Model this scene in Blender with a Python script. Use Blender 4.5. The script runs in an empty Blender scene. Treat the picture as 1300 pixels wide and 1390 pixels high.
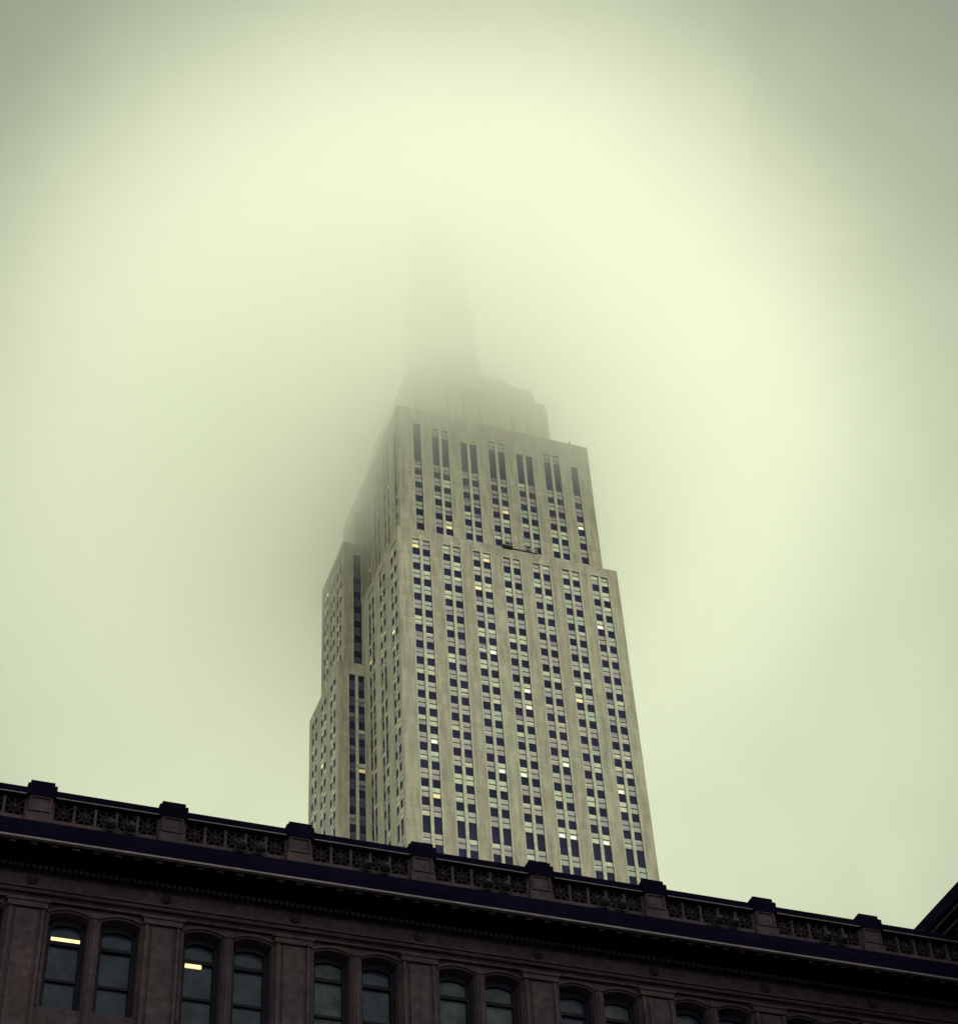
import bpy, math, random
from mathutils import Vector, Matrix
random.seed(7)
sc = bpy.context.scene
col = sc.collection
# ------------------------------------------------------------------ camera
CAM = Vector((-81.39, -233.88, 1.6))          # eye height above the street
ZR = 234.43                                   # height of the reference storey of the tower
cd = bpy.data.cameras.new('camera'); cam = bpy.data.objects.new('camera', cd); col.objects.link(cam)
rx = Vector((0.9400723852, -0.3370641980, -0.0514940479))
dn = Vector((0.2053922543, 0.6803214643, -0.7035458245))
fw = Vector((0.2721726151, 0.6508075228, 0.7087817971))
cam.matrix_world = Matrix(((rx.x, -dn.x, -fw.x, CAM.x), (rx.y, -dn.y, -fw.y, CAM.y), (rx.z, -dn.z, -fw.z, CAM.z), (0, 0, 0, 1)))
cd.sensor_fit = 'HORIZONTAL'; cd.sensor_width = 36; cd.lens = 36 * 2599.26 / 1300
cd.shift_y = -45 / 1300
cd.clip_start = 0.1; cd.clip_end = 6000
sc.camera = cam
# ------------------------------------------------------------------ world, sun, exposure
SUN_EL, SUN_AZ = math.radians(50), math.radians(160)   # high in front of the tower's face, behind thick cloud
w = bpy.data.worlds.new('World'); sc.world = w; w.use_nodes = True
nt = w.node_tree; N = nt.nodes; Lk = nt.links
for n in list(N): N.remove(n)
def nd(t, **k):
    n = N.new(t)
    for a, b in k.items(): setattr(n, a, b)
    return n
def mth(op, a, b=None, c=None):
    n = nd('ShaderNodeMath', operation=op)
    for i, v in enumerate((a, b, c)):
        if v is None: continue
        if isinstance(v, (int, float)): n.inputs[i].default_value = v
        else: Lk.new(v, n.inputs[i])
    return n.outputs[0]
tc = nd('ShaderNodeTexCoord')
nrm = nd('ShaderNodeVectorMath', operation='NORMALIZE'); Lk.new(tc.outputs['Generated'], nrm.inputs[0])
sep = nd('ShaderNodeSeparateXYZ'); Lk.new(nrm.outputs[0], sep.inputs[0])
G0 = (fw + dn * 0.03 + rx * 0.0).normalized()     # bright patch of sky, centred near the view axis
dot = nd('ShaderNodeVectorMath', operation='DOT_PRODUCT'); Lk.new(nrm.outputs[0], dot.inputs[0]); dot.inputs[1].default_value = G0
noi = nd('ShaderNodeTexNoise'); noi.inputs['Scale'].default_value = 5.0; noi.inputs['Detail'].default_value = 3; Lk.new(nrm.outputs[0], noi.inputs['Vector'])
ang = mth('ARCCOSINE', mth('MINIMUM', dot.outputs['Value'], 1.0))
ang = mth('ADD', ang, mth('MULTIPLY', mth('SUBTRACT', noi.outputs[0], 0.5), 0.05))
GW, GP = math.radians(20.2), 4.4
glow = mth('EXPONENT', mth('MULTIPLY', mth('POWER', mth('DIVIDE', mth('MAXIMUM', ang, 0.0), GW), GP), -1.0))
cr = nd('ShaderNodeMix', data_type='RGBA'); Lk.new(glow, cr.inputs[0])
cr.inputs[6].default_value = (0.27, 0.30, 0.24, 1)    # duller ring round the bright patch, darkening the frame corners like lens falloff
cr.inputs[7].default_value = (0.72, 0.79, 0.52, 1)       # bright yellow green overcast
far = nd('ShaderNodeMapRange', interpolation_type='SMOOTHSTEP'); Lk.new(ang, far.inputs[0])
far.inputs[1].default_value = math.radians(21); far.inputs[2].default_value = math.radians(42)
cf = nd('ShaderNodeMix', data_type='RGBA'); Lk.new(far.outputs[0], cf.inputs[0]); Lk.new(cr.outputs[2], cf.inputs[6])
cf.inputs[7].default_value = (1.24, 1.33, 0.95, 1)       # rest of the sky, out of view, brightened to light cloud and facades
side = nd('ShaderNodeVectorMath', operation='DOT_PRODUCT'); Lk.new(nrm.outputs[0], side.inputs[0]); side.inputs[1].default_value = (0.22, -0.28, 0.0)
cs_ = nd('ShaderNodeVectorMath', operation='SCALE'); Lk.new(cf.outputs[2], cs_.inputs[0])
n3 = nd('ShaderNodeTexNoise'); n3.inputs['Scale'].default_value = 9.0; n3.inputs['Detail'].default_value = 5; n3.inputs['Distortion'].default_value = 0.6; Lk.new(nrm.outputs[0], n3.inputs['Vector'])
wisp = mth('MULTIPLY_ADD', mth('SUBTRACT', n3.outputs[0], 0.5), 0.30, 1.0)
Lk.new(mth('MULTIPLY', wisp, mth('MULTIPLY_ADD', side.outputs['Value'], far.outputs[0], 1.0)), cs_.inputs['Scale'])
zen = mth('SUBTRACT', mth('MULTIPLY_ADD', far.outputs[0], 0.04, 1.13), mth('MULTIPLY', mth('MULTIPLY_ADD', far.outputs[0], 1.05, 0.95), mth('SUBTRACT', sep.outputs['Z'], 0.48)))
below = mth('MAXIMUM', mth('MINIMUM', mth('MULTIPLY_ADD', sep.outputs['Z'], 12.0, 0.6), 1.0), 0.15)
mul = nd('ShaderNodeVectorMath', operation='SCALE'); Lk.new(cs_.outputs[0], mul.inputs[0]); Lk.new(mth('MULTIPLY', zen, below), mul.inputs['Scale'])
sky = nd('ShaderNodeTexSky', sky_type='NISHITA'); sky.sun_disc = False; sky.sun_elevation = SUN_EL; sky.sun_rotation = SUN_AZ
sky.air_density = 1.0; sky.dust_density = 6.0
bg1 = nd('ShaderNodeBackground'); bg1.inputs[1].default_value = 0.012; Lk.new(sky.outputs[0], bg1.inputs[0])
bg2 = nd('ShaderNodeBackground'); bg2.inputs[1].default_value = 1.0; Lk.new(mul.outputs[0], bg2.inputs[0])
ad = nd('ShaderNodeAddShader'); Lk.new(bg1.outputs[0], ad.inputs[0]); Lk.new(bg2.outputs[0], ad.inputs[1])
wo = nd('ShaderNodeOutputWorld'); Lk.new(ad.outputs[0], wo.inputs[0])
sl = bpy.data.lights.new('sun', 'SUN'); sun = bpy.data.objects.new('sun', sl); col.objects.link(sun)
sl.energy = 0.5; sl.angle = math.radians(35); sl.color = (1.0, 0.95, 0.80)
sdir = Vector((math.sin(SUN_AZ) * math.cos(SUN_EL), math.cos(SUN_AZ) * math.cos(SUN_EL), math.sin(SUN_EL)))
sun.rotation_euler = (-sdir).to_track_quat('-Z', 'Y').to_euler()
sc.view_settings.view_transform = 'Standard'; sc.view_settings.look = 'None'
sc.view_settings.exposure = -0.10; sc.view_settings.gamma = 1
sc.cycles.max_bounces = 20; sc.cycles.diffuse_bounces = 3; sc.cycles.glossy_bounces = 2
sc.cycles.volume_bounces = 16; sc.cycles.volume_step_rate = 1.0; sc.cycles.use_denoising = True

# ------------------------------------------------------------------ helpers
def tag(o, label=None, cat=None, group=None, kind=None):
    if label: o['label'] = label
    if cat: o['category'] = cat
    if group: o['group'] = group
    if kind: o['kind'] = kind
    return o
def empty(name, loc=(0, 0, 0), label=None, cat=None, group=None):
    o = bpy.data.objects.new(name, None); col.objects.link(o); o.location = loc
    return tag(o, label, cat, group)
def link(name, me, parent=None):
    o = bpy.data.objects.new(name, me); col.objects.link(o)
    if parent is not None: o.parent = parent
    return o
class MB:
    """collects quads and boxes; X/Y/Z in world metres, or through a local frame"""
    def __init__(s, frame=None):
        s.v = []; s.f = []; s.m = []; s.fr = frame
    def add(s, vs, fs, m=0):
        b = len(s.v)
        s.v += [s.fr(p) if s.fr else tuple(p) for p in vs]
        s.f += [[b + i for i in f] for f in fs]; s.m += [m] * len(fs)
    def box(s, x0, x1, y0, y1, z0, z1, m=0, skip=()):
        vs = [(x0, y0, z0), (x1, y0, z0), (x1, y1, z0), (x0, y1, z0), (x0, y0, z1), (x1, y0, z1), (x1, y1, z1), (x0, y1, z1)]
        fs = [(0, 3, 2, 1), (4, 5, 6, 7), (0, 1, 5, 4), (1, 2, 6, 5), (2, 3, 7, 6), (3, 0, 4, 7)]
        s.add(vs, [f for i, f in enumerate(fs) if i not in skip], m)
    def prism(s, prof, a0, a1, axis=0, m=0):
        """profile [(p,q)] swept along axis 0: points are (a, p, q)"""
        n = len(prof)
        vs = [(a0, p, q) for p, q in prof] + [(a1, p, q) for p, q in prof]
        if axis == 1: vs = [(p, a, q) for a, p, q in vs]
        fs = [(i, (i + 1) % n, n + (i + 1) % n, n + i) for i in range(n)] + [tuple(range(n))[::-1], tuple(range(n, 2 * n))]
        s.add(vs, fs, m)
    def lathe(s, prof, c, n=24, m=0, ax='z'):
        b = []; fs = []
        for r, h in prof:
            for k in range(n):
                a = 2 * math.pi * k / n
                if ax == 'z': b.append((c[0] + r * math.cos(a), c[1] + r * math.sin(a), c[2] + h))
                else: b.append((c[0] + r * math.cos(a), c[1] - h, c[2] + r * math.sin(a)))
        for i in range(len(prof) - 1):
            for k in range(n):
                j = (k + 1) % n
                fs.append((i * n + k, i * n + j, (i + 1) * n + j, (i + 1) * n + k))
        fs.append(tuple(range(n))[::-1]); fs.append(tuple(range((len(prof) - 1) * n, len(prof) * n)))
        s.add(b, fs, m)
    def mesh(s, name, mats):
        me = bpy.data.meshes.new(name); me.from_pydata(s.v, [], s.f)
        for m in mats: me.materials.append(m)
        me.polygons.foreach_set('material_index', s.m)
        import bmesh
        bm = bmesh.new(); bm.from_mesh(me); bmesh.ops.recalc_face_normals(bm, faces=bm.faces); bm.to_mesh(me); bm.free()
        return me
    def build(s, name, mats, parent=None):
        if not isinstance(mats, (list, tuple)): mats = [mats]
        return link(name, s.mesh(name, mats), parent)

def material(name, base, rough=0.8, metal=0.0, var=0.12, scale=0.5, tint=None, bump=0.0, streak=False, spec=0.5, emit=None):
    m = bpy.data.materials.new(name); m.use_nodes = True
    t = m.node_tree; b = t.nodes['Principled BSDF']
    b.inputs['Roughness'].default_value = rough; b.inputs['Metallic'].default_value = metal
    b.inputs['Specular IOR Level'].default_value = spec
    g = t.nodes.new('ShaderNodeNewGeometry'); mp = t.nodes.new('ShaderNodeMapping')
    t.links.new(g.outputs['Position'], mp.inputs[0])
    if streak: mp.inputs['Scale'].default_value = (1, 1, 0.12)
    n1 = t.nodes.new('ShaderNodeTexNoise'); n1.inputs['Scale'].default_value = scale; n1.inputs['Detail'].default_value = 6; n1.inputs['Roughness'].default_value = 0.65
    t.links.new(mp.outputs[0], n1.inputs['Vector'])
    n2 = t.nodes.new('ShaderNodeTexNoise'); n2.inputs['Scale'].default_value = scale * 0.17; n2.inputs['Detail'].default_value = 3
    t.links.new(mp.outputs[0], n2.inputs['Vector'])
    r = t.nodes.new('ShaderNodeMapRange'); r.inputs[1].default_value = 0.3; r.inputs[2].default_value = 0.7; r.inputs[3].default_value = 1 - var; r.inputs[4].default_value = 1 + var
    t.links.new(n1.outputs[0], r.inputs[0])
    mx = t.nodes.new('ShaderNodeMix'); mx.data_type = 'RGBA'
    t2 = tint or tuple(c * 0.85 for c in base)
    mx.inputs[6].default_value = (*base, 1); mx.inputs[7].default_value = (*t2, 1)
    r2 = t.nodes.new('ShaderNodeMapRange'); r2.inputs[1].default_value = 0.4; r2.inputs[2].default_value = 0.62
    t.links.new(n2.outputs[0], r2.inputs[0]); t.links.new(r2.outputs[0], mx.inputs[0])
    sc_ = t.nodes.new('ShaderNodeVectorMath'); sc_.operation = 'SCALE'
    t.links.new(mx.outputs[2], sc_.inputs[0]); t.links.new(r.outputs[0], sc_.inputs['Scale'])
    t.links.new(sc_.outputs[0], b.inputs['Base Color'])
    if bump:
        bp = t.nodes.new('ShaderNodeBump'); bp.inputs['Distance'].default_value = bump; bp.inputs['Strength'].default_value = 0.6
        t.links.new(n1.outputs[0], bp.inputs['Height']); t.links.new(bp.outputs[0], b.inputs['Normal'])
    if emit:
        b.inputs['Emission Color'].default_value = (*emit[0], 1); b.inputs['Emission Strength'].default_value = emit[1]
    return m
M = {}
M['stone'] = material('limestone', (0.222, 0.209, 0.180), 0.9, var=0.34, scale=1.1, tint=(0.205, 0.182, 0.164), streak=True)
def courses(m, h, dark):
    t = m.node_tree; b = t.nodes['Principled BSDF']; g = t.nodes.new('ShaderNodeNewGeometry'); s_ = t.nodes.new('ShaderNodeSeparateXYZ'); t.links.new(g.outputs['Position'], s_.inputs[0])
    def mt(op, a, b_=None):
        n = t.nodes.new('ShaderNodeMath'); n.operation = op
        for i, v in enumerate((a, b_)):
            if v is None: continue
            if isinstance(v, (int, float)): n.inputs[i].default_value = v
            else: t.links.new(v, n.inputs[i])
        return n.outputs[0]
    z = mt('DIVIDE', s_.outputs[2], h); f = mt('FRACT', z)
    j = mt('LESS_THAN', f, 0.06)
    wn = t.nodes.new('ShaderNodeTexWhiteNoise'); wn.noise_dimensions = '3D'; cx = t.nodes.new('ShaderNodeCombineXYZ')
    t.links.new(mt('FLOOR', mt('DIVIDE', mt('ADD', s_.outputs[0], s_.outputs[1]), h * 1.9)), cx.inputs[0]); t.links.new(mt('FLOOR', z), cx.inputs[2]); t.links.new(cx.outputs[0], wn.inputs['Vector'])
    k = mt('SUBTRACT', mt('ADD', 0.92, mt('MULTIPLY', wn.outputs['Value'], 0.16)), mt('MULTIPLY', j, dark))
    old = b.inputs['Base Color'].links[0].from_socket
    v = t.nodes.new('ShaderNodeVectorMath'); v.operation = 'SCALE'; t.links.new(old, v.inputs[0]); t.links.new(k, v.inputs['Scale']); t.links.new(v.outputs[0], b.inputs['Base Color'])
courses(M['stone'], 1.2, 0.14)
M['crown'] = material('crown_limestone', (0.27, 0.225, 0.175), 0.85, var=0.12, scale=0.5)
M['trim'] = material('nickel_trim', (0.25, 0.248, 0.205), 0.5, var=0.35, scale=1.2, tint=(0.24, 0.215, 0.20))
M['spandrel'] = material('dark_spandrel', (0.014, 0.012, 0.052), 0.7, var=0.3, scale=0.4, tint=(0.008, 0.009, 0.034), spec=0.12)
M['rail'] = material('window_rail', (0.035, 0.035, 0.045), 0.7, var=0.2, spec=0.2)
PANES = {
 'mauve': material('pane_mauve', (0.120, 0.108, 0.135), 0.16, var=0.25, scale=0.6, spec=0.6),
 'grey': material('pane_grey', (0.165, 0.165, 0.150), 0.16, var=0.25, scale=0.6, spec=0.6),
 'sage': material('pane_sage', (0.15, 0.20, 0.165), 0.16, var=0.25, scale=0.6, spec=0.6),
 'pale': material('pane_pale_blind', (0.30, 0.325, 0.25), 0.25, var=0.2, scale=0.6, spec=0.6),
 'dark': material('pane_dark', (0.05, 0.045, 0.09), 0.08, var=0.3, scale=0.6, spec=0.5),
 'amber': material('pane_lit_amber', (0.55, 0.42, 0.22), 0.3, var=0.2, scale=0.6, emit=((1.0, 0.72, 0.32), 0.35)),
 'white': material('pane_lit_white', (0.6, 0.6, 0.5), 0.3, var=0.1, emit=((1.0, 0.95, 0.75), 0.85)),
}
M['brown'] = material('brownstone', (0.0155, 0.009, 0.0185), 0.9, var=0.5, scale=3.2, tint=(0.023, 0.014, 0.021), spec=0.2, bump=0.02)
M['browndark'] = material('dark_brownstone', (0.011, 0.007, 0.017), 0.9, var=0.5, scale=3.0, tint=(0.007, 0.0045, 0.012), spec=0.15, bump=0.02)  # darker brown tone for lattice, dentils, rosettes and rear walls
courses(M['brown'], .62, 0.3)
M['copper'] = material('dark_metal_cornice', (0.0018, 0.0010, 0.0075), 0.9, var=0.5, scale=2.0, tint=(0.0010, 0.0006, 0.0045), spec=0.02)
M['lip'] = material('pale_metal_edge', (0.055, 0.04, 0.056), 0.7, var=0.5, scale=2.0)  # paler tone for drip edges, rail edge and modillion fronts
M['frame'] = material('dark_window_frame', (0.004, 0.003, 0.010), 0.7, var=0.3, spec=0.08)
M['glass'] = material('bluish_window_glass', (0.007, 0.011, 0.026), 0.15, var=0.6, scale=1.6, tint=(0.013, 0.017, 0.032), spec=0.08)
M['blind'] = material('pale_window_blind', (0.024, 0.030, 0.042), 0.6, var=0.6, scale=1.5, spec=0.1)
M['tube'] = material('lit_fluorescent_tube', (0.8, 0.7, 0.4), 0.4, var=0.05, emit=((1.0, 0.78, 0.36), 1.0))
M['black'] = material('black_enamel', (0.003, 0.002, 0.006), 0.5, var=0.2, scale=4, spec=0.12)
M['lens'] = material('floodlight_lens', (0.10, 0.10, 0.12), 0.2, metal=0.3, var=0.1, scale=4)
M['asphalt'] = material('asphalt', (0.05, 0.05, 0.052), 0.9, var=0.2, scale=1.0)
M['paving'] = material('concrete_paving', (0.48, 0.47, 0.42), 0.9, var=0.15, scale=1.0)  # tone raised so the unseen ground bounces light up into the cloud
M['roof'] = material('roof_felt', (0.05, 0.045, 0.05), 0.9, var=0.2, scale=1.0)

# ------------------------------------------------------------------ ground
g = MB(); g.add([(-2500, -2500, 0), (2500, -2500, 0), (2500, 2500, 0), (-2500, 2500, 0)], [(0, 1, 2, 3)])
tag(g.build('ground', M['paving']), 'pale concrete ground of the city blocks', 'ground', kind='structure')
g = MB(); g.box(-2500, 2500, -246, -196, -0.5, 0.006)
tag(g.build('street', M['asphalt']), 'dark asphalt street in front of the brown building', 'street', kind='structure')

# ------------------------------------------------------------------ the tall tower
T = empty('skyscraper', (21.3, 28, 0), 'tall grey limestone skyscraper with vertical window bays, its top lost in low cloud', 'skyscraper')
OFF = Vector((21.3, 28, 0))
def tp(o):                                     # parts are written in world metres
    o.parent = T; o.matrix_parent_inverse = Matrix.Translation(-OFF); return o
W = 42.63; FH = 3.6; DEPTH = 55.5
BASE = -ZR
def face(kind, a, b, c):
    """frame (u, out, z): u along the face, out away from the wall, z relative to the reference storey"""
    if kind == 'front': return lambda p: (a + p[0], b - p[1], ZR + p[2])       # faces -y
    if kind == 'left': return lambda p: (a - p[1], b + p[0], ZR + p[2])        # faces -x, u grows with y
    if kind == 'right': return lambda p: (a + p[1], b + p[0], ZR + p[2])       # faces +x
    return lambda p: (a + p[0], b + p[1], ZR + p[2])                           # faces +y
REC = 0.45
wall_mb = {}
winbag = MB(); PN = list(PANES); PI = {k: i + 1 for i, k in enumerate(PN)}
WMATS = [M['rail']] + [PANES[k] for k in PN]
WW, WH = 1.36, 2.05
def win_quads(mb, uc, zc, top, bot, out, ww=WW, wh=WH):
    u0, u1 = uc - ww / 2, uc + ww / 2; z0, z1 = zc - wh / 2, zc + wh / 2
    zm = zc + 0.02; r = 0.11; e = 0.05
    mb.box(u0, u1, out - 0.10, out, z0 - 0.02, z1 + 0.02, 0)          # frame slab
    for (za, zb, m) in ((z0 + 0.08, zm - r, bot), (zm + r, z1 - 0.05, top)):
        mb.box(u0 + e, u1 - e, out - 0.02, out + 0.03, za, zb, PI['pale' if m in ('white', 'amber') else m])
        if m in ('mauve', 'grey') and random.random() < .45:
            hb = random.uniform(.25, .75) * (zb - za); mb.box(u0 + e, u1 - e, out + .031, out + .034, zb - hb, zb, PI[random.choice(('grey', 'pale', 'sage', 'dark'))])
        if m == 'white': mb.box(u0 + .22, u1 - .30, out + 0.031, out + 0.036, za + .12, zb - .22, PI[m])
        if m == 'amber': mb.box(u0 + .10, u1 - .16, out + 0.031, out + 0.036, za + .06, zb - .16, PI[m])
def pick(storey_tone, mood=None):
    if mood == 'dark':  # dark pane tones stand in for the shade in the wing recess
        q_ = random.random()
        return ('dark', 'dark') if q_ < .62 else ('mauve', 'dark') if q_ < .85 else ('grey', 'mauve') if q_ < .96 else ('pale', 'amber')
    if mood == 'glint':  # paler panes on side faces stand in for sky reflected at grazing angle
        if random.random() < .3: return ('dark', random.choice(('dark', 'pale')))
        if storey_tone == 'a': storey_tone = 'b'
    r = random.random()
    if r < 0.022: return ('pale', 'white')
    if r < 0.032: return ('pale', 'amber')
    if r < 0.07: return ('dark', 'grey')
    pool = {'a': ['mauve'] * 6 + ['grey'] * 5 + ['sage'] + ['pale'], 'b': ['pale'] * 4 + ['sage'] * 2 + ['grey'] * 3 + ['mauve'] * 2, 'c': ['grey', 'mauve', 'sage', 'pale']}[storey_tone]
    t = random.choice(pool); b = t if random.random() < 0.5 else random.choice(pool)
    return t, b
indiv = []          # windows that become parts of their own
TONE = {}
for z in range(-90, 90): TONE[z] = random.choices('abc', (0.5, 0.22, 0.28))[0]
def storeys_lower():
    """window centres, below and above the tall mechanical storey"""
    L_ = [(k, -k * FH + 1.8) for k in range(0, 17)]
    L_ += [(k, -k * FH + 1.8 - 1.62) for k in range(17, 62) if -k * FH + 1.8 - 1.62 > BASE + 90]
    return L_
def facade(name, fr, u0, u1, z0, z1, bays, ztopbay, storeys, pier_out=0.0, cols=2, colsp=1.96, keep=False, finial=True, zbay0=None, bayw=3.72, flush=None, mood=None):
    """stone piers and header, and per bay the dark spandrel strips, metal trim and windows"""
    st = MB(fr); zb = z0 if zbay0 is None else zbay0
    if flush is None: flush = name != 'front'
    to, sf, wo_ = (0.004, -0.14, -0.07) if flush else (0.05, -0.26, -0.2)
    edges = []
    for bc, n in bays:
        hw = bayw / 2 if n == 2 else 0.98
        edges.append((bc - hw, bc + hw))
    prev = u0
    for a, b in edges:
        st.box(prev, a, -REC, 0, z0, ztopbay, 0, skip=(0, 1)); prev = b
    st.box(prev, u1, -REC, 0, z0, ztopbay, 0, skip=(0, 1))
    st.box(u0, u1, -REC, 0, ztopbay, z1, 0)
    if zb > z0:
        st.box(u0 + .01, u1 - .01, -REC, -0.003, z0, zb, 0)
    for (a, b), (bc, n) in zip(edges, bays):
        tr = MB(fr)
        for (x0, x1) in ((a, a + 0.19), (b - 0.19, b)): tr.box(x0 + (.06 if flush else 0), x1 - (.06 if flush else 0), -REC, to, zb, ztopbay)
        if n == 2: tr.box(bc - 0.27, bc + 0.27, -REC, 0.6 * to, zb, ztopbay)
        tr.box(a, b, -REC, 0.09, ztopbay - 0.13, ztopbay + 0.12)
        if finial:
            tr.add([(bc - 0.55, 0, ztopbay + .12), (bc + 0.55, 0, ztopbay + .12), (bc, 0, ztopbay + 1.25), (bc - 0.55, .12, ztopbay + .12), (bc + 0.55, .12, ztopbay + .12), (bc, .12, ztopbay + 1.25)],
                   [(0, 2, 1), (3, 4, 5), (0, 1, 4, 3), (1, 2, 5, 4), (2, 0, 3, 5)])
        tp(tr.build('window_trim', M['trim']))
        cs = [bc - colsp / 2, bc + colsp / 2] if n == 2 else [bc]
        sp = MB(fr)
        for uc in cs:
            sp.box(uc - 0.80, uc + 0.80, -REC - .05, sf, zb, ztopbay)
            # shallow ribs cast in each spandrel panel
            zz = ztopbay
            for k, zc in storeys:
                if zc > ztopbay or zc < zb: continue
                for q in (-0.4, 0, 0.4): sp.box(uc + q - .06, uc + q + .06, sf - .01, sf + .04, zc - FH + WH / 2 + .1, zc - WH / 2 - .1)
        tp(sp.build('spandrel_strip', M['spandrel']))
        for uc in cs:
            for k, zc in storeys:
                if zc + WH / 2 > ztopbay or zc - WH / 2 < zb: continue
                t, b_ = pick(TONE[k], mood or ('glint' if name in ('left', 'right') else None))
                if keep and 11 <= k <= 17:
                    indiv.append((fr, uc, zc, t, b_))
                else:
                    mb = MB(fr); win_quads(mb, uc, zc, t, b_, wo_)
                    b0 = len(winbag.v); winbag.v += mb.v; winbag.f += [[i + b0 for i in f] for f in mb.f]; winbag.m += mb.m
    return st
def add_wall(st, name='wall', mat='stone', label=None):
    o = tp(st.build(name, M[mat]))
    if label: o['label'] = label
    return o
def core(x0, x1, y0, y1, z0, z1):
    c = MB(); c.box(x0 + REC, x1 - REC, y0 + REC, y1 - REC, ZR + z0, ZR + z1 - 0.05); return c
def merge(*mbs):
    r = MB()
    for m in mbs:
        b = len(r.v); r.v += m.v; r.f += [[i + b for i in f] for f in m.f]; r.m += m.m
    return r
SL = storeys_lower()
PC = [4.318 + 5.7594 * k for k in range(7)]
# lower shaft, end block: x 0..W, y 0..20
ZT = 5.2
lz = BASE + 80
s1 = facade('front', face('front', 0, 0, 0), 0, W, lz, ZT, [(p, 2) for p in PC], 3.0, SL, keep=True)
s2 = facade('left', face('left', 0, 0, 0), REC, 20.0, lz, ZT, [(2.95, 2), (9.45, 2), (15.9, 2)], 3.0, SL, bayw=3.5, colsp=1.85)
s3 = facade('right', face('right', W, 0, 0), REC, 20.0, lz, ZT, [(2.95, 2), (9.45, 2), (15.9, 2)], 3.0, SL, bayw=3.5, colsp=1.85)
c = core(0, W, 0, 46.5, lz, ZT); co = MB(); co.box(0.001, W - 0.001, 0.001, 2.5, ZR + ZT, ZR + ZT + .35)   # parapet blocks
co2 = MB(); co2.box(0.3, W - .3, .3, 46.5, ZR + ZT - .06, ZR + ZT)
add_wall(merge(s1, s2, s3, c, co2))
# main body behind the end block, between the wings and above them
zlow = BASE + 60
b1 = facade('left', face('left', 0, 0, 0), 20.0, 46.5, -11, ZT, [(44.0, 2)], 3.0, SL, bayw=3.5, colsp=1.85)
b2 = facade('right', face('right', W, 0, 0), 20.0, 46.5, -11, ZT, [(44.0, 2)], 3.0, SL, bayw=3.5, colsp=1.85)
add_wall(merge(b1, b2))
# rear end block of the shaft (seen past the wings)
f1 = facade('left', face('left', 0, 0, 0), 38.3, DEPTH, lz, -11, [(42, 2), (47, 2), (52, 2)], -13.5, SL, bayw=3.5, colsp=1.85)
f2 = facade('right', face('right', W, 0, 0), 38.3, DEPTH, lz, -11, [(42, 2), (47, 2), (52, 2)], -13.5, SL, bayw=3.5, colsp=1.85)
f3 = facade('back', face('back', 0, DEPTH, 0), REC, W - REC, lz, -11, [(p, 2) for p in PC], -13.5, SL)
add_wall(merge(f1, f2, f3, core(0, W, 30, DEPTH, lz, -11)))
# wings on both sides: low wing (A) and upper wing (B)
def wing(sgn, xo, y0, y1, z1, zt, fb, sb):
    """xo: how far it stands out; fb: [(from outer corner, cols)] bays on the end walls; sb: bays on the long side"""
    X = -xo if sgn < 0 else W + xo
    kind = 'left' if sgn < 0 else 'right'
    parts = [facade(kind, face(kind, X, 0, 0), y0, y1, z0w, z1, sb, zt, SL, bayw=3.0, colsp=1.6, finial=False)]
    return X, parts
for sgn in (-1, 1):
    # wing A
    z1, zt = -11.2, -13.8
    kind = 'left' if sgn < 0 else 'right'; X = -5.04 if sgn < 0 else W + 5.04
    a1 = facade(kind, face(kind, X, 0, 0), 20.02, 38.3, lz, z1, [(23.3, 2), (29.1, 2), (34.9, 2)], zt, SL, bayw=3.5, colsp=1.85)
    fr = face('front', -5.04, 20.02, 0) if sgn < 0 else (lambda p: (W + 5.04 - p[0], 20.02 - p[1], ZR + p[2]))
    a2 = facade('front', fr, REC, 5.04, lz, z1, [(3.45, 2)], zt, SL, bayw=3.3, colsp=1.72, finial=False, mood='dark')
    bx = MB(); xa, xb = (X + REC, 0.5) if sgn < 0 else (W - .5, X - REC)
    bx.box(xa, xb, 20.02 + REC, 38.3 - .02, ZR + lz, ZR + z1 - .05)
    tp(merge(a1, a2, bx).build('side_wing', M['stone']))
    # wing B
    z1, zt = 20.2, 17.6
    X = -3.4 if sgn < 0 else W + 3.4
    S2 = [(k, -k * FH + 1.8) for k in range(-5, 6)]
    a1 = facade(kind, face(kind, X, 0, 0), 21.9, 36.4, -11.2, z1, [(25.0, 2), (29.2, 2), (33.4, 2)], zt, S2, bayw=3.0, colsp=1.6)
    fr = face('front', -3.4, 21.9, 0) if sgn < 0 else (lambda p: (W + 3.4 - p[0], 21.9 - p[1], ZR + p[2]))
    a2 = facade('front', fr, REC, 3.4, -11.2, z1, [(2.65, 1)], zt, S2, finial=False, mood='dark')
    bx = MB(); xa, xb = (X + REC, 1.6) if sgn < 0 else (W - 1.6, X - REC)
    bx.box(xa, xb, 21.9 + REC, 36.38, ZR - 11.2, ZR + z1 - .05)
    tp(merge(a1, a2, bx).build('side_wing', M['stone']))
    # wing C, small shoulder high in the cloud
    X = -0.4 if sgn < 0 else W + 0.4
    cx = MB(); cx.box(*( (X, 2.0) if sgn < 0 else (W - 2.0, X)), 23.5, 35.0, ZR + ZT - .5, ZR + 30.5)
    tp(cx.build('shoulder', M['stone']))
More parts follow.
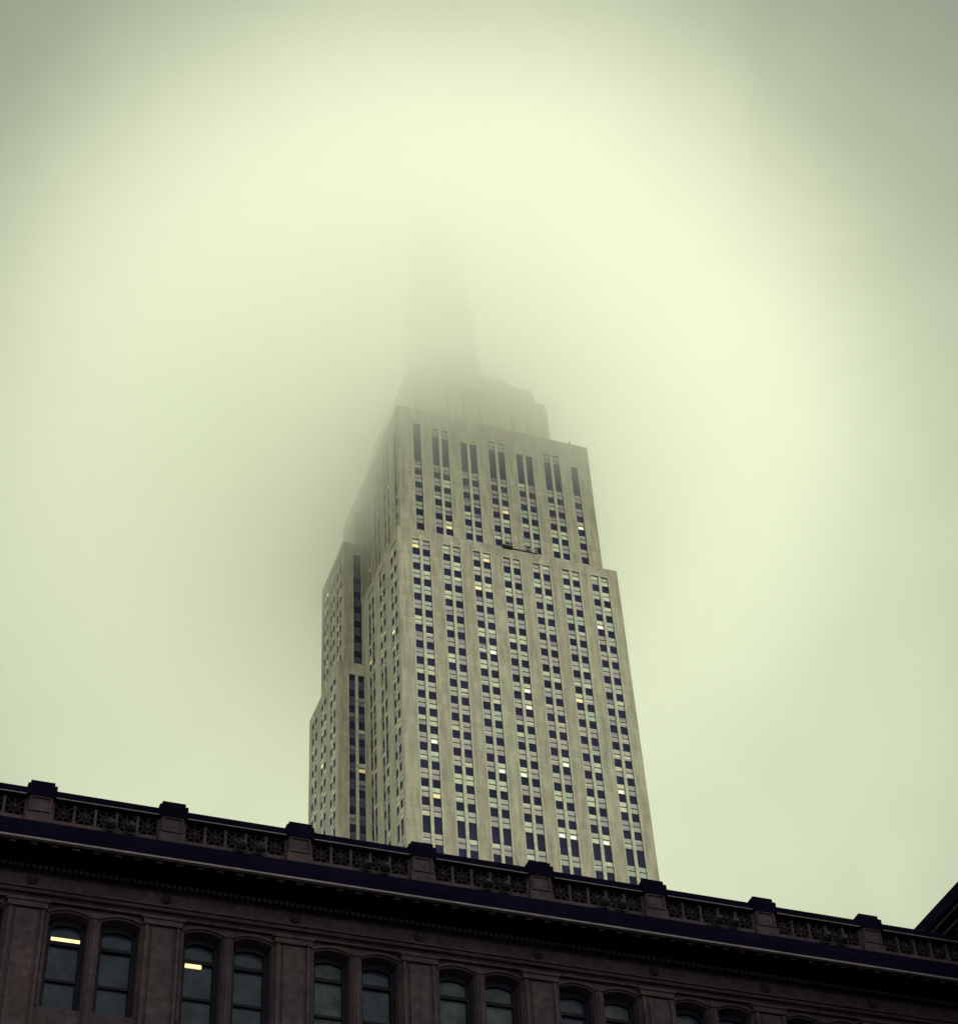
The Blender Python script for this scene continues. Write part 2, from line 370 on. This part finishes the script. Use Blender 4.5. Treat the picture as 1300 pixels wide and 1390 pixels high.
# upper block
UX0, UX1, UY0, UY1, UZ = 1.5, W - 1.5, 2.5, 38.5, 40.3
S3 = [(k, 10.72 + 3.57 * (-k - 2)) for k in range(-6, 0)] + [(-8, 34.3), (-9, 36.4)]
S3 = [s_ for s_ in S3 if s_[1] < 27]
up = []
u = MB(face('front', 0, UY0, 0))
def upper(fr, u0, u1, bays, tops):
    out = []
    st = MB(fr); prev = u0
    for (bc, n), zt in zip(bays, tops):
        hw = 1.86 if n == 2 else 0.95
        st.box(prev, bc - hw, -REC, 0, ZT - .3, UZ, 0); prev = bc + hw
        st.box(bc - hw, bc + hw, -REC, -0.002, zt, UZ, 0)
        tr = MB(fr)
        for x0, x1 in ((bc - hw, bc - hw + .19), (bc + hw - .19, bc + hw)): tr.box(x0, x1, -REC, .05, ZT - .3, zt)
        if n == 2: tr.box(bc - .27, bc + .27, -REC, .03, ZT - .3, zt)
        tr.box(bc - hw, bc + hw, -REC, .08, zt - .12, zt + .12)
        tp(tr.build('window_trim', M['trim']))
        cs = [bc - .98, bc + .98] if n == 2 else [bc]
        sp = MB(fr)
        for uc in cs: sp.box(uc - .8, uc + .8, -REC - .05, -.26, ZT - .3, zt)
        tp(sp.build('spandrel_strip', M['spandrel']))
        for uc in cs:
            for k, zc in S3 + [(-9, 34.6), (-10, 37.4)]:
                if zc + 1 > zt or (zc > 26.5 and zt < 34): continue
                if zc > 26.5 and n == 1: continue
                t, b_ = pick(TONE[k])
                mb = MB(fr); win_quads(mb, uc, zc, t, b_, -.2)
                b0 = len(winbag.v); winbag.v += mb.v; winbag.f += [[i + b0 for i in f] for f in mb.f]; winbag.m += mb.m
    st.box(prev, u1, -REC, 0, ZT - .3, UZ, 0)
    return st
fb = [(5.3, 1)] + [(PC[k] - .1, 2) for k in range(1, 6)] + [(W - 4.9, 1)]
tps = [36.2, 35.9, 33.8, 35.9, 34.0, 35.9, 33.8]
u1_ = upper(face('front', 0, UY0, 0), UX0, UX1, fb, tps)
lb = [(4.6, 1), (10.2, 2), (16.2, 2), (22.2, 2), (28.2, 2), (34.2, 2)]
lt = [34, 35.9, 33.8, 35.9, 33.8, 35.9]
u2_ = upper(face('left', UX0, 0, 0), UY0 + REC, UY1, lb, lt)
u3_ = upper(face('right', UX1, 0, 0), UY0 + REC, UY1, lb, lt)
add_wall(merge(u1_, u2_, u3_, core(UX0, UX1, UY0, UY1, ZT - .3, UZ)))
# podium hidden behind the near building
pb = MB(); pb.box(-14, W + 14, -12, DEPTH + 14, 0, ZR + lz, 0)
add_wall(pb, 'podium')
# crown: storeys 81 to the deck, stepping in
cr_ = MB()
def chamf(mb, x0, x1, y0, y1, z0, z1, c):
    pts = [(x0 + c, y0), (x1 - c, y0), (x1, y0 + c), (x1, y1 - c), (x1 - c, y1), (x0 + c, y1), (x0, y1 - c), (x0, y0 + c)]
    mb.add([(a, b, ZR + z0) for a, b in pts] + [(a, b, ZR + z1) for a, b in pts],
           [(i, (i + 1) % 8, 8 + (i + 1) % 8, 8 + i) for i in range(8)] + [tuple(range(8))[::-1], tuple(range(8, 16))])
chamf(cr_, 5.6, 36.6, 8, 36, 40.2, 57.0, 1.2)
chamf(cr_, 7.4, 35.0, 9.6, 35, 56.9, 62.2, 1.5)
chamf(cr_, 8.6, 31.5, 12, 34, 62.1, 66.5, 2.0)
for k in range(9):
    cr_.box(7.4 + 3.4 * k, 8.3 + 3.4 * k, 7.55, 8.2, ZR + 40.2, ZR + 55.6)
tp(cr_.build('crown', M['crown']))
# mooring mast
MX, MY = 18.6, 21.5
ms = MB()
ms.lathe([(9.0, 66), (8.6, 72), (7.5, 78), (6.7, 84), (6.5, 90)], (MX, MY, ZR), 32)
ms.lathe([(7.3, 90), (7.6, 91), (7.6, 94.5), (6.9, 96)], (MX, MY, ZR), 32, 1)
ms.lathe([(6.3, 96), (6.1, 112), (6.0, 116)], (MX, MY, ZR), 32)
for a in range(4):
    t_ = math.pi / 4 + a * math.pi / 2
    ca, sa = math.cos(t_), math.sin(t_)
    q = MB(lambda p, ca=ca, sa=sa: (MX + p[0] * ca - p[1] * sa, MY + p[0] * sa + p[1] * ca, ZR + p[2]))
    q.add([(4, -1.3, 66), (9.4, -1.3, 66), (7.4, -1.1, 84), (6.8, -.9, 108), (4, -.9, 112), (4, 1.3, 66), (9.4, 1.3, 66), (7.4, 1.1, 84), (6.8, .9, 108), (4, .9, 112)],
          [(0, 1, 2, 3, 4), (9, 8, 7, 6, 5), (0, 5, 6, 1), (1, 6, 7, 2), (2, 7, 8, 3), (3, 8, 9, 4), (4, 9, 5, 0)])
    b0 = len(ms.v); ms.v += q.v; ms.f += [[i + b0 for i in f] for f in q.f]; ms.m += q.m
mast = tp(ms.build('mast', [M['crown'], M['spandrel']]))
dm = MB(); dm.lathe([(6.8, 116), (6.6, 119), (5.6, 122), (4.2, 124), (2.4, 127), (1.4, 129)], (MX, MY, ZR), 32)
o = dm.build('dome', M['crown']); o.parent = mast; o.matrix_parent_inverse = Matrix.Identity(4)
an = MB(); an.lathe([(.9, 129), (.5, 133), (.3, 138)], (MX, MY, ZR), 12)
o = an.build('antenna', M['rail']); o.parent = mast
# small roof aerials on the upper block
for (x, y, h) in ((37.8, 3.2, 1.9), (5.6, 3.4, 1.6)):
    a_ = MB(); a_.lathe([(.28, 0), (.18, h * .5), (.05, h)], (x, y, ZR + UZ - .03), 8); tp(a_.build('roof_aerial', M['trim']))
# windows that show largest: individual parts sharing variant meshes
variants = {}
for fr, uc, zc, t, b_ in indiv:
    key = (t, b_, random.randrange(4))
    if key not in variants:
        mb = MB(lambda p: (p[0], -p[1], p[2])); win_quads(mb, 0, 0, t, b_, -.2); variants[key] = mb.mesh('window', WMATS)
    o = bpy.data.objects.new('window', variants[key]); col.objects.link(o); o.parent = T
    p = Vector(fr((uc, 0, zc))) - OFF; o.location = p
    if b_ == 'white': o['label'] = 'window with a bright white light'
    elif b_ == 'amber': o['label'] = 'window glowing amber'
wb = tp(winbag.build('window_rows', WMATS)); wb['kind'] = 'stuff'
# lit office on the side wing seen low on the left
# window cleaning platform on the setback
PF = empty('work_platform', (23.7, 0.45, ZR + ZT), 'dark suspended work platform lying on the setback ledge of the skyscraper', 'work platform')
q = MB(); q.box(-2.4, 2.4, -.35, .35, .18, .30); PF.scale = (1.35, 1.1, 1.5); q.build('deck', M['black'], PF)
q = MB()
for z in (.7, 1.15):
    for y in (-.35, .33): q.box(-2.4, 2.4, y, y + .05, z, z + .06)
for k in range(7):
    for y in (-.35, .33): q.box(-2.4 + k * .79, -2.34 + k * .79, y, y + .05, .3, 1.2)
q.build('railing', M['trim'], PF)
q = MB(); q.box(-2.7, -1.3, -.8, -.38, -.05, .35); q.build('hoist_arm', M['black'], PF)
q = MB()
for x in (-2.1, 1.9): q.lathe([(.16, 0), (.16, .18)], (x, 0, 0), 12)
q.build('wheel', M['black'], PF)

# ------------------------------------------------------------------ the near brown building
S = 1.3
YL = 43.719
BOFF = Vector((CAM.x + S * 17, CAM.y + S * (YL + 12), 0))
B = empty('brownstone_building', BOFF, 'dark ornate brownstone building with balustrade, deep cornice and arched windows in the foreground', 'building')
def bf(p):                                      # (along, behind the cornice lip, up) in facade units
    return (CAM.x + S * p[0], CAM.y + S * (YL + p[1]), CAM.z + S * p[2])
def bp_(o, parent=None, label=None):
    if parent is None:
        o.parent = B; o.matrix_parent_inverse = Matrix.Translation(-BOFF)
    else:
        o.parent = parent
    return o
PED = [4.79 + 3.655 * k for k in range(-5, 9)]
U0, U1 = -14.0, 35.2
FL = 1.30                                       # wall plane behind the lip
zfloor = -CAM.z / S
# cornice profile: (behind, up)
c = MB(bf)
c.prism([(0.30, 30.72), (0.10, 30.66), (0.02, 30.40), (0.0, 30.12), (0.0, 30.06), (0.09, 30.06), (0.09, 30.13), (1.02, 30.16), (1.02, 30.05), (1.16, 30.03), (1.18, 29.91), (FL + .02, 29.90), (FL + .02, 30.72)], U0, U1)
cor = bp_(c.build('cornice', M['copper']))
c = MB(bf); c.box(U0, U1, -0.035, 0.09, 30.005, 30.057)
o = c.build('drip_edge', M['lip']); bp_(o, cor)
q0 = MB(); q0.box(-.13 * S, .13 * S, 0, .78 * S, -.12 * S, 0); q0.box(-.10 * S, .10 * S, -.03 * S, .05 * S, -.135 * S, -.12 * S, 1)
mod_me = q0.mesh('modillion', [M['copper'], M['lip']])
k = 0
x = 10.93 - .565 * 40
while x < U1 - .3:
    if x > U0 + .3 and x > 1.0:
        o = link('modillion', mod_me, cor); o.location = bf((x, .20, 30.145))
    x += .5665
c = MB(bf)
x = 18.05 - .16 * 180
while x < U1:
    if x > U0: c.box(x - .05, x + .05, 1.0, 1.17, 29.80, 29.905)
    x += .16
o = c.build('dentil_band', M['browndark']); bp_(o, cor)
# balustrade
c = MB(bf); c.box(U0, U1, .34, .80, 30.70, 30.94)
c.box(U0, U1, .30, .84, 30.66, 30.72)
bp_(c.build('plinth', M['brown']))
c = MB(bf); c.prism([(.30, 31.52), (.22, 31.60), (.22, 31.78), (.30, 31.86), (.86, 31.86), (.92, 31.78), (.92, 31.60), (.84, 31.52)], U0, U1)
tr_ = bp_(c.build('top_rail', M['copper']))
c = MB(bf); c.box(U0, U1, .205, .24, 31.565, 31.59); o = c.build('rail_edge', M['lip']); bp_(o, tr_)
for pc in PED:
    c = MB(bf)
    c.box(pc - .33, pc + .33, .24, .90, 30.94, 31.55)
    c.box(pc - .37, pc + .37, .20, .94, 30.68, 31.02)
    # raised field with a moulded border
    for (a, b, z0, z1) in ((-.29, .29, 31.50, 31.545), (-.29, .29, 31.06, 31.10), (-.29, -.25, 31.10, 31.50), (.25, .29, 31.10, 31.50)):
        c.box(pc + a, pc + b, .19, .24, z0, z1)
    p = bp_(c.build('pedestal', M['brown']))
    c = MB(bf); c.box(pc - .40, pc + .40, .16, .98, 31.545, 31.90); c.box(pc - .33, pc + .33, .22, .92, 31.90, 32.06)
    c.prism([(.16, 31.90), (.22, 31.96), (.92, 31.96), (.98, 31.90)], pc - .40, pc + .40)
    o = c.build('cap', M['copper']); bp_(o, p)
def lattice_mesh():
    m = MB()
    w2, h2 = .295 * S, .275 * S
    t = .028 * S; d = .05 * S
    def bar(x0, z0, x1, z1, t=t):
        L = math.hypot(x1 - x0, z1 - z0); ux, uz = (x1 - x0) / L, (z1 - z0) / L
        nx, nz = -uz * t / 2, ux * t / 2
        vs = [(x0 + nx, 0, z0 + nz), (x0 - nx, 0, z0 - nz), (x1 - nx, 0, z1 - nz), (x1 + nx, 0, z1 + nz)]
        vs += [(a, d, b) for a, _, b in vs]
        m.add(vs, [(0, 1, 2, 3), (7, 6, 5, 4), (0, 4, 5, 1), (1, 5, 6, 2), (2, 6, 7, 3), (3, 7, 4, 0)])
    for a in range(8):
        an_ = a * math.pi / 4
        ex, ez = math.cos(an_), math.sin(an_)
        s_ = min(w2 / abs(ex) if abs(ex) > 1e-6 else 9, h2 / abs(ez) if abs(ez) > 1e-6 else 9)
        bar(ex * .05 * S, ez * .05 * S, ex * s_ * .98, ez * s_ * .98)
        # petal loops between the spokes
        a2 = an_ + math.pi / 8
        r1, r2 = .11 * S, .23 * S
        bar(math.cos(an_) * r1, math.sin(an_) * r1, math.cos(a2) * r2 * .72, math.sin(a2) * r2 * .72, t * .6)
        bar(math.cos(an_ + math.pi / 4) * r1, math.sin(an_ + math.pi / 4) * r1, math.cos(a2) * r2 * .72, math.sin(a2) * r2 * .72, t * .6)
    m.lathe([(.06 * S, -d), (.07 * S, -d * .3), (.055 * S, .035 * S), (.02 * S, .05 * S)], (0, 0, 0), 10, ax='y')
    for (x0, z0, x1, z1) in ((-w2, -h2, w2, -h2), (-w2, h2, w2, h2)): bar(x0, z0, x1, z1, t)
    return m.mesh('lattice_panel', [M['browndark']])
lat = lattice_mesh()
for i in range(len(PED) - 1):
    a, b = PED[i] + .37, PED[i + 1] - .37
    n = 5; wd = (b - a) / n
    for j in range(n):
        uc = a + (j + .5) * wd
        if 2.5 < uc < 34: 
            o = link('lattice_panel', lat, None); o.parent = B
            o.location = Vector(bf((uc, .40, 31.235))) - BOFF
    for j in range(n + 1):
        uc = a + j * wd
        if uc < 2.5 or uc > 34: continue
        c = MB(bf); c.box(uc - .035, uc + .035, .35, .62, 30.94, 31.53)
        bp_(c.build('balustrade_post', M['brown']))
c = MB(bf); c.box(U0, U1, .62, .72, 30.9, 31.55); bp_(c.build('balustrade_backing', M['copper']))  # dark colour stands in for the shade in the recess behind the lattice
# frieze, architrave mouldings
c = MB(bf); c.box(U0, U1, FL, FL + .5, 29.238, 29.92); bp_(c.build('frieze', M['brown']))
ros = MB(); ros.lathe([(.15 * S, 0), (.155 * S, .05 * S), (.12 * S, .10 * S), (.10 * S, .09 * S), (.07 * S, .14 * S), (.02 * S, .15 * S)], (0, 0, 0), 16, ax='y')
ros_me = ros.mesh('rosette', [M['browndark']])
for pc in PED:
    o = link('rosette', ros_me, B); o.location = Vector(bf((pc + .18, FL - .001, 29.60))) - BOFF
c = MB(bf)
c.prism([(FL + .1, 29.20), (FL - .20, 29.20), (FL - .24, 29.15), (FL - .20, 29.10), (FL - .08, 29.10), (FL - .08, 29.04), (FL + .1, 29.04)], U0, U1)
c.box(U0, U1, FL - .28, FL + .1, 29.20, 29.235)
c.box(U0, U1, FL - .14, FL + .1, 28.93, 28.99)
bp_(c.build('architrave', M['brown']))
c = MB(bf); c.box(U0, U1, FL - .10, FL - .001, 28.99, 29.04); c.box(U0, U1, FL - .10, FL - .001, 29.235, 29.29)  # dark strips paint the shadow lines between the architrave mouldings
bp_(c.build('architrave_shade_strip', M['copper']))
# wall with arched openings
def arch(u0, u1, zs, rise, n=10):
    return [(u0 + (u1 - u0) * i / n, zs + rise * (1 - (2 * i / n - 1) ** 2)) for i in range(n + 1)]
WINS = []
for pc in PED[:-1]:
    WINS += [(pc + .74, pc + 1.80), (pc + 2.12, pc + 3.20)]
ZH, ZS0 = 28.62, 25.6                            # springing of the arch, sill
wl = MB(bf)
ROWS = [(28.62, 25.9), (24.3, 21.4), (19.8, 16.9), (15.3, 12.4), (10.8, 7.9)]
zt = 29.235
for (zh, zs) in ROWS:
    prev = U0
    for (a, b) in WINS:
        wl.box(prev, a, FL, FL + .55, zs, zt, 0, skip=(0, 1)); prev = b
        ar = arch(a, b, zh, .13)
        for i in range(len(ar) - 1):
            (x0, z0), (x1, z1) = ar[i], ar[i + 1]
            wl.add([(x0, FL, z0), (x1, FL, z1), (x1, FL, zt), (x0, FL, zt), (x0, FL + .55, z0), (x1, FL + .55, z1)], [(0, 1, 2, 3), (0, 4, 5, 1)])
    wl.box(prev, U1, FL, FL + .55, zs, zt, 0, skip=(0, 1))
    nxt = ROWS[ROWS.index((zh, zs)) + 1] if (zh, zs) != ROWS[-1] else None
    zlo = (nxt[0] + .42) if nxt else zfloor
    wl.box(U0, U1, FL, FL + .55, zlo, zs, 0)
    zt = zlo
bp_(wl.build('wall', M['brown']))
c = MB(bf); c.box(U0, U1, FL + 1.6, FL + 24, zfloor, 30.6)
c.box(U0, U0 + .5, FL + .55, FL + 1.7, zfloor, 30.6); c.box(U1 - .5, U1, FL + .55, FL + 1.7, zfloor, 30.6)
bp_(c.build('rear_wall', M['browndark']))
c = MB(bf); c.box(U0, U1, .7, FL + 24, 30.60, 30.69); bp_(c.build('roof', M['roof']))
# pilasters at every pedestal
for pc in PED:
    c = MB(bf); zb = zfloor
    c.box(pc - .36, pc + .60, FL - .10, FL, zb, 28.66)
    c.box(pc - .36, pc - .27, FL - .16, FL - .09, zb, 28.64); c.box(pc + .51, pc + .60, FL - .16, FL - .09, zb, 28.64)
    c.box(pc - .17, pc + .41, FL - .15, FL - .09, zb, 28.60)
    c.box(pc - .42, pc + .66, FL - .20, FL, 28.66, 28.82); c.box(pc - .47, pc + .71, FL - .24, FL, 28.82, 28.925)
    bp_(c.build('pilaster', M['brown']))
    c = MB(bf); c.box(pc + 1.86, pc + 2.06, FL - .08, FL, zb, 28.62); c.box(pc + 1.92, pc + 2.0, FL - .12, FL - .08, zb, 28.60)
    c.box(pc + 1.83, pc + 2.09, FL - .13, FL, 28.62, 28.78)
    if pc < PED[-1]: bp_(c.build('mullion_pier', M['brown']))
wi = 0
for r_i, (zh, zs) in enumerate(ROWS):
    if r_i > 1: break
    for (a, b) in WINS:
        if b < 1.5: continue
        wi += 1
        fr_ = MB(bf)
        ar = arch(a, b, zh, .13); ar2 = arch(a + .13, b - .13, zh - .16, .10)
        f0, f1 = FL + .34, FL + .46
        for i in range(len(ar) - 1):
            (x0, z0), (x1, z1) = ar[i], ar[i + 1]; (p0, q0_), (p1, q1_) = ar2[i], ar2[i + 1]
            fr_.add([(x0, f0, z0), (x1, f0, z1), (p1, f0, q1_), (p0, f0, q0_), (p0, f1, q0_), (p1, f1, q1_)], [(0, 1, 2, 3), (3, 2, 5, 4)])
        fr_.box(a, a + .13, f0, f1, zs, zh - .04); fr_.box(b - .13, b, f0, f1, zs, zh - .04)
        fr_.box(a + .13, b - .13, f0 + .02, f1, zs, zs + .12)
        fr_.box(a + .13, b - .13, f0 + .01, f1, zh - .66, zh - .55)       # meeting bar of the upper light
        fr_.box(a + .13, b - .13, f0 + .03, f1, zh - 1.75, zh - 1.67)
        # raised archivolt round the opening
        hd = arch(a - .05, b + .05, zh + .03, .15); h2 = arch(a - .11, b + .11, zh + .08, .17)
        ho = MB(bf)
        for i in range(len(hd) - 1):
            (x0, z0), (x1, z1) = hd[i], hd[i + 1]; (p0, q0_), (p1, q1_) = h2[i], h2[i + 1]
            ho.add([(x0, FL - .07, z0), (x1, FL - .07, z1), (p1, FL - .07, q1_), (p0, FL - .07, q0_), (x0, FL, z0), (x1, FL, z1), (p0, FL, q0_), (p1, FL, q1_)], [(0, 1, 2, 3), (0, 4, 5, 1), (3, 2, 7, 6)])
        ho.box(a - .10, a - .045, FL - .065, FL, zs, zh + .05); ho.box(b + .045, b + .10, FL - .065, FL, zs, zh + .05)
        win = bp_(fr_.build('window', M['frame']))
        o = ho.build('surround', M['brown']); bp_(o, win)
        gl = MB(bf)
        gl.box(a + .1, b - .1, FL + .45, FL + .47, zs + .05, zh + .03)
        lit = (r_i == 0 and (abs(a - (PED[5] + .74)) < .01 or abs(a - (PED[6] + .74)) < .01)); l2 = lit and abs(a - (PED[6] + .74)) < .01
        o = gl.build('pane', M['glass'] if random.random() < .6 or lit else M['blind']); bp_(o, win)
        if lit:
            tb = MB(bf); dz_ = .14 if l2 else 0; tb.box(a + .16, b - (.45 if l2 else .13), FL + .39, FL + .449, zh - .54 - dz_ * 1.6, zh - .42 - dz_ * 1.6); o = tb.build('lit_tube', M['tube']); bp_(o, win); win['label'] = 'window with a short bright light strip behind its glass' if l2 else 'window with a glowing yellow light strip behind its glass'
# ------------------------------------------------------------------ floodlights on the cornice
housing = MB(); housing.lathe([(.05, .30), (.16, .26), (.23, .12), (.26, -.02), (.26, -.10), (.23, -.12)], (0, 0, 0), 20, ax='y'); h_me = housing.mesh('housing', [M['black']])
lens = MB(); lens.lathe([(.225, -.121), (.18, -.14), (.02, -.15)], (0, 0, 0), 20, ax='y'); l_me = lens.mesh('lens', [M['lens']])
brk = MB(); brk.box(-.03, .03, -.03, .03, -.34, -.2); brk.box(-.31, .31, -.03, .03, -.30, -.26); brk.box(-.31, -.27, -.03, .03, -.28, .02); brk.box(.27, .31, -.03, .03, -.28, .02); brk.box(-.10, .10, -.08, .08, -.36, -.33)
b_me = brk.mesh('bracket', [M['black']])
names = ['first', 'second', 'third', 'fourth', 'fifth', 'sixth', 'seventh']
for i in range(7):
    pc = 4.79 + 3.655 * i
    for s_, du in (('left', 1.93), ('right', 2.48)):
        loc = Vector(bf((pc + du, .12, 30.70))) + Vector((0, 0, .29))
        f = empty('floodlight', loc, f'{s_} round black floodlight of the pair below the {names[i]} full balustrade bay from left', 'floodlight', 'floodlights on the cornice')
        f.rotation_euler = (0, 0, math.radians(random.uniform(-12, 12)))
        f.scale = (.8, .8, .8); o = link('bracket', b_me, f)
        o = link('housing', h_me, f); tilt = math.radians(-random.uniform(15, 40)); o.rotation_euler = (tilt, 0, 0)
        o2 = link('lens', l_me, f); o2.rotation_euler = (tilt, 0, 0)

# ------------------------------------------------------------------ neighbour at the right edge
NX, NZ = 33.55, 33.0
NOFF = Vector(bf((38, -4, 0))); NOFF.z = 0
NB = empty('corner_building', NOFF, 'dark building with a stepped cornice cutting in at the right edge of the photo', 'building')
def npar(o, parent=None):
    if parent is None:
        o.parent = NB; o.matrix_parent_inverse = Matrix.Translation(-NOFF)
    else: o.parent = parent
    return o
Y0, Y1 = -14.0, 6.0
c = MB(bf)
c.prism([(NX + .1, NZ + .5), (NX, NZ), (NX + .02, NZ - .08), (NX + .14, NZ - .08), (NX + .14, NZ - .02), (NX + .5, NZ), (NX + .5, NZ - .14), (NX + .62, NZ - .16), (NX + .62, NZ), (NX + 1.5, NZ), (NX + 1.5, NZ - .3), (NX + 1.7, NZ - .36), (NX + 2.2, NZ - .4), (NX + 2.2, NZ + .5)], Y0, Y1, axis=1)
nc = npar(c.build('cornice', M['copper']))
c = MB(bf); c.box(NX + .15, NX + .24, Y0, Y1, NZ - .12, NZ - .05); npar(c.build('drip_edge', M['lip']), nc)
c = MB(bf); c.box(NX + .52, NX + .60, Y0, Y1, NZ - .20, NZ - .15); npar(c.build('drip_edge', M['lip']), nc)
nm = MB(); nm.box(0, .7 * S, -.14 * S, .14 * S, -.26 * S, 0); nm_me = nm.mesh('modillion', [M['brown']])
y = Y0 + .3
while y < Y1:
    o = link('modillion', nm_me, nc); o.location = bf((NX + .75, y, NZ - .01)); y += .62
c = MB(bf); c.box(NX + 2.0, NX + 14, Y0 + .3, Y1 - .3, zfloor, NZ - .3); c.box(NX + 1.9, NX + 2.1, Y0 + .3, Y1, NZ - 2.0, NZ - 1.7)
npar(c.build('wall', M['browndark']))
c = MB(bf); c.box(NX + .3, NX + 14.2, Y0, Y1, NZ + .5, NZ + .6); npar(c.build('roof', M['roof']))
for zi in range(4):
    for yi in range(6):
        y0_, z0_ = Y0 + 1.4 + yi * 2.35, NZ - 5.2 - zi * 4.2
        if y0_ + 1.2 > 1.1: continue
        c = MB(bf)
        for (a, b, p, q_) in ((y0_ - .1, y0_, z0_, z0_ + 2.4), (y0_ + 1.2, y0_ + 1.3, z0_, z0_ + 2.4), (y0_ - .1, y0_ + 1.3, z0_ + 2.4, z0_ + 2.55), (y0_, y0_ + 1.2, z0_ + 1.15, z0_ + 1.25)):
            c.box(NX + 1.90, NX + 2.05, a, b, p, q_)
        c.box(NX + 1.80, NX + 2.05, y0_ - .15, y0_ + 1.35, z0_ - .14, z0_)
        w_ = npar(c.build('window', M['brown']))
        c = MB(bf); c.box(NX + 1.97, NX + 2.02, y0_, y0_ + 1.2, z0_ + .002, z0_ + 2.398); npar(c.build('pane', M['glass']), w_)

# ------------------------------------------------------------------ low cloud round the tower top
def cloud():
    m = bpy.data.materials.new('low_cloud'); m.use_nodes = True; t = m.node_tree
    for n in list(t.nodes): t.nodes.remove(n)
    out = t.nodes.new('ShaderNodeOutputMaterial'); pv = t.nodes.new('ShaderNodeVolumePrincipled'); t.links.new(pv.outputs[0], out.inputs['Volume'])
    pv.inputs['Color'].default_value = (0.993, 1.0, 0.987, 1); pv.inputs['Anisotropy'].default_value = 0.2
    g = t.nodes.new('ShaderNodeNewGeometry'); s = t.nodes.new('ShaderNodeSeparateXYZ'); t.links.new(g.outputs['Position'], s.inputs[0])
    def mt(op, a, b=None, c=None, clamp=False):
        n = t.nodes.new('ShaderNodeMath'); n.operation = op; n.use_clamp = clamp
        for i, v in enumerate((a, b, c)):
            if v is None: continue
            if isinstance(v, (int, float)): n.inputs[i].default_value = v
            else: t.links.new(v, n.inputs[i])
        return n.outputs[0]
    no = t.nodes.new('ShaderNodeTexNoise'); no.inputs['Scale'].default_value = 0.022; no.inputs['Detail'].default_value = 5; t.links.new(g.outputs['Position'], no.inputs['Vector'])
    n0 = mt('SUBTRACT', no.outputs[0], 0.5)
    x, y, z = s.outputs
    # height above the cloud base, the base lower behind and to the left
    hgt = mt('SUBTRACT', z, ZR + CB)
    hgt = mt('ADD', hgt, mt('MULTIPLY', mt('SUBTRACT', y, 3.0), 0.70))
    hgt = mt('SUBTRACT', hgt, mt('MULTIPLY', mt('SUBTRACT', x, 20.0), 0.16))
    hgt = mt('ADD', hgt, mt('MULTIPLY', n0, 44.0))
    up_ = mt('DIVIDE', hgt, 38.0, clamp=True)
    d = mt('MULTIPLY', mt('POWER', up_, 1.3), CD)
    d = mt('MULTIPLY', d, mt('SUBTRACT', 1.0, mt('MULTIPLY', 0.50, mt('DIVIDE', mt('SUBTRACT', z, ZR + 52.0), 35.0, clamp=True))))
    # fades out sideways and upwards
    dx = mt('DIVIDE', mt('SUBTRACT', x, 20.0), CRX); dy = mt('DIVIDE', mt('SUBTRACT', y, 20.0), CRX); dz = mt('DIVIDE', mt('SUBTRACT', z, ZR + 60.0), 105.0)
    r = mt('SQRT', mt('ADD', mt('ADD', mt('MULTIPLY', dx, dx), mt('MULTIPLY', dy, dy)), mt('MULTIPLY', dz, dz)))
    fo = mt('SUBTRACT', 1.0, mt('DIVIDE', mt('SUBTRACT', r, 0.45), 0.55, clamp=True))
    d = mt('MULTIPLY', d, mt('MULTIPLY', fo, fo))
    t.links.new(d, pv.inputs['Density'])
    b = MB(); b.box(20 - CRX, 20 + CRX, 20 - CRX, 20 + CRX, ZR - 25, ZR + 165)
    o = b.build('low_cloud', m)
    tag(o, 'pale low cloud swallowing the top of the skyscraper', 'cloud', kind='stuff')
CB, CD, CRX = 8.0, 0.061, 120.0
cloud()
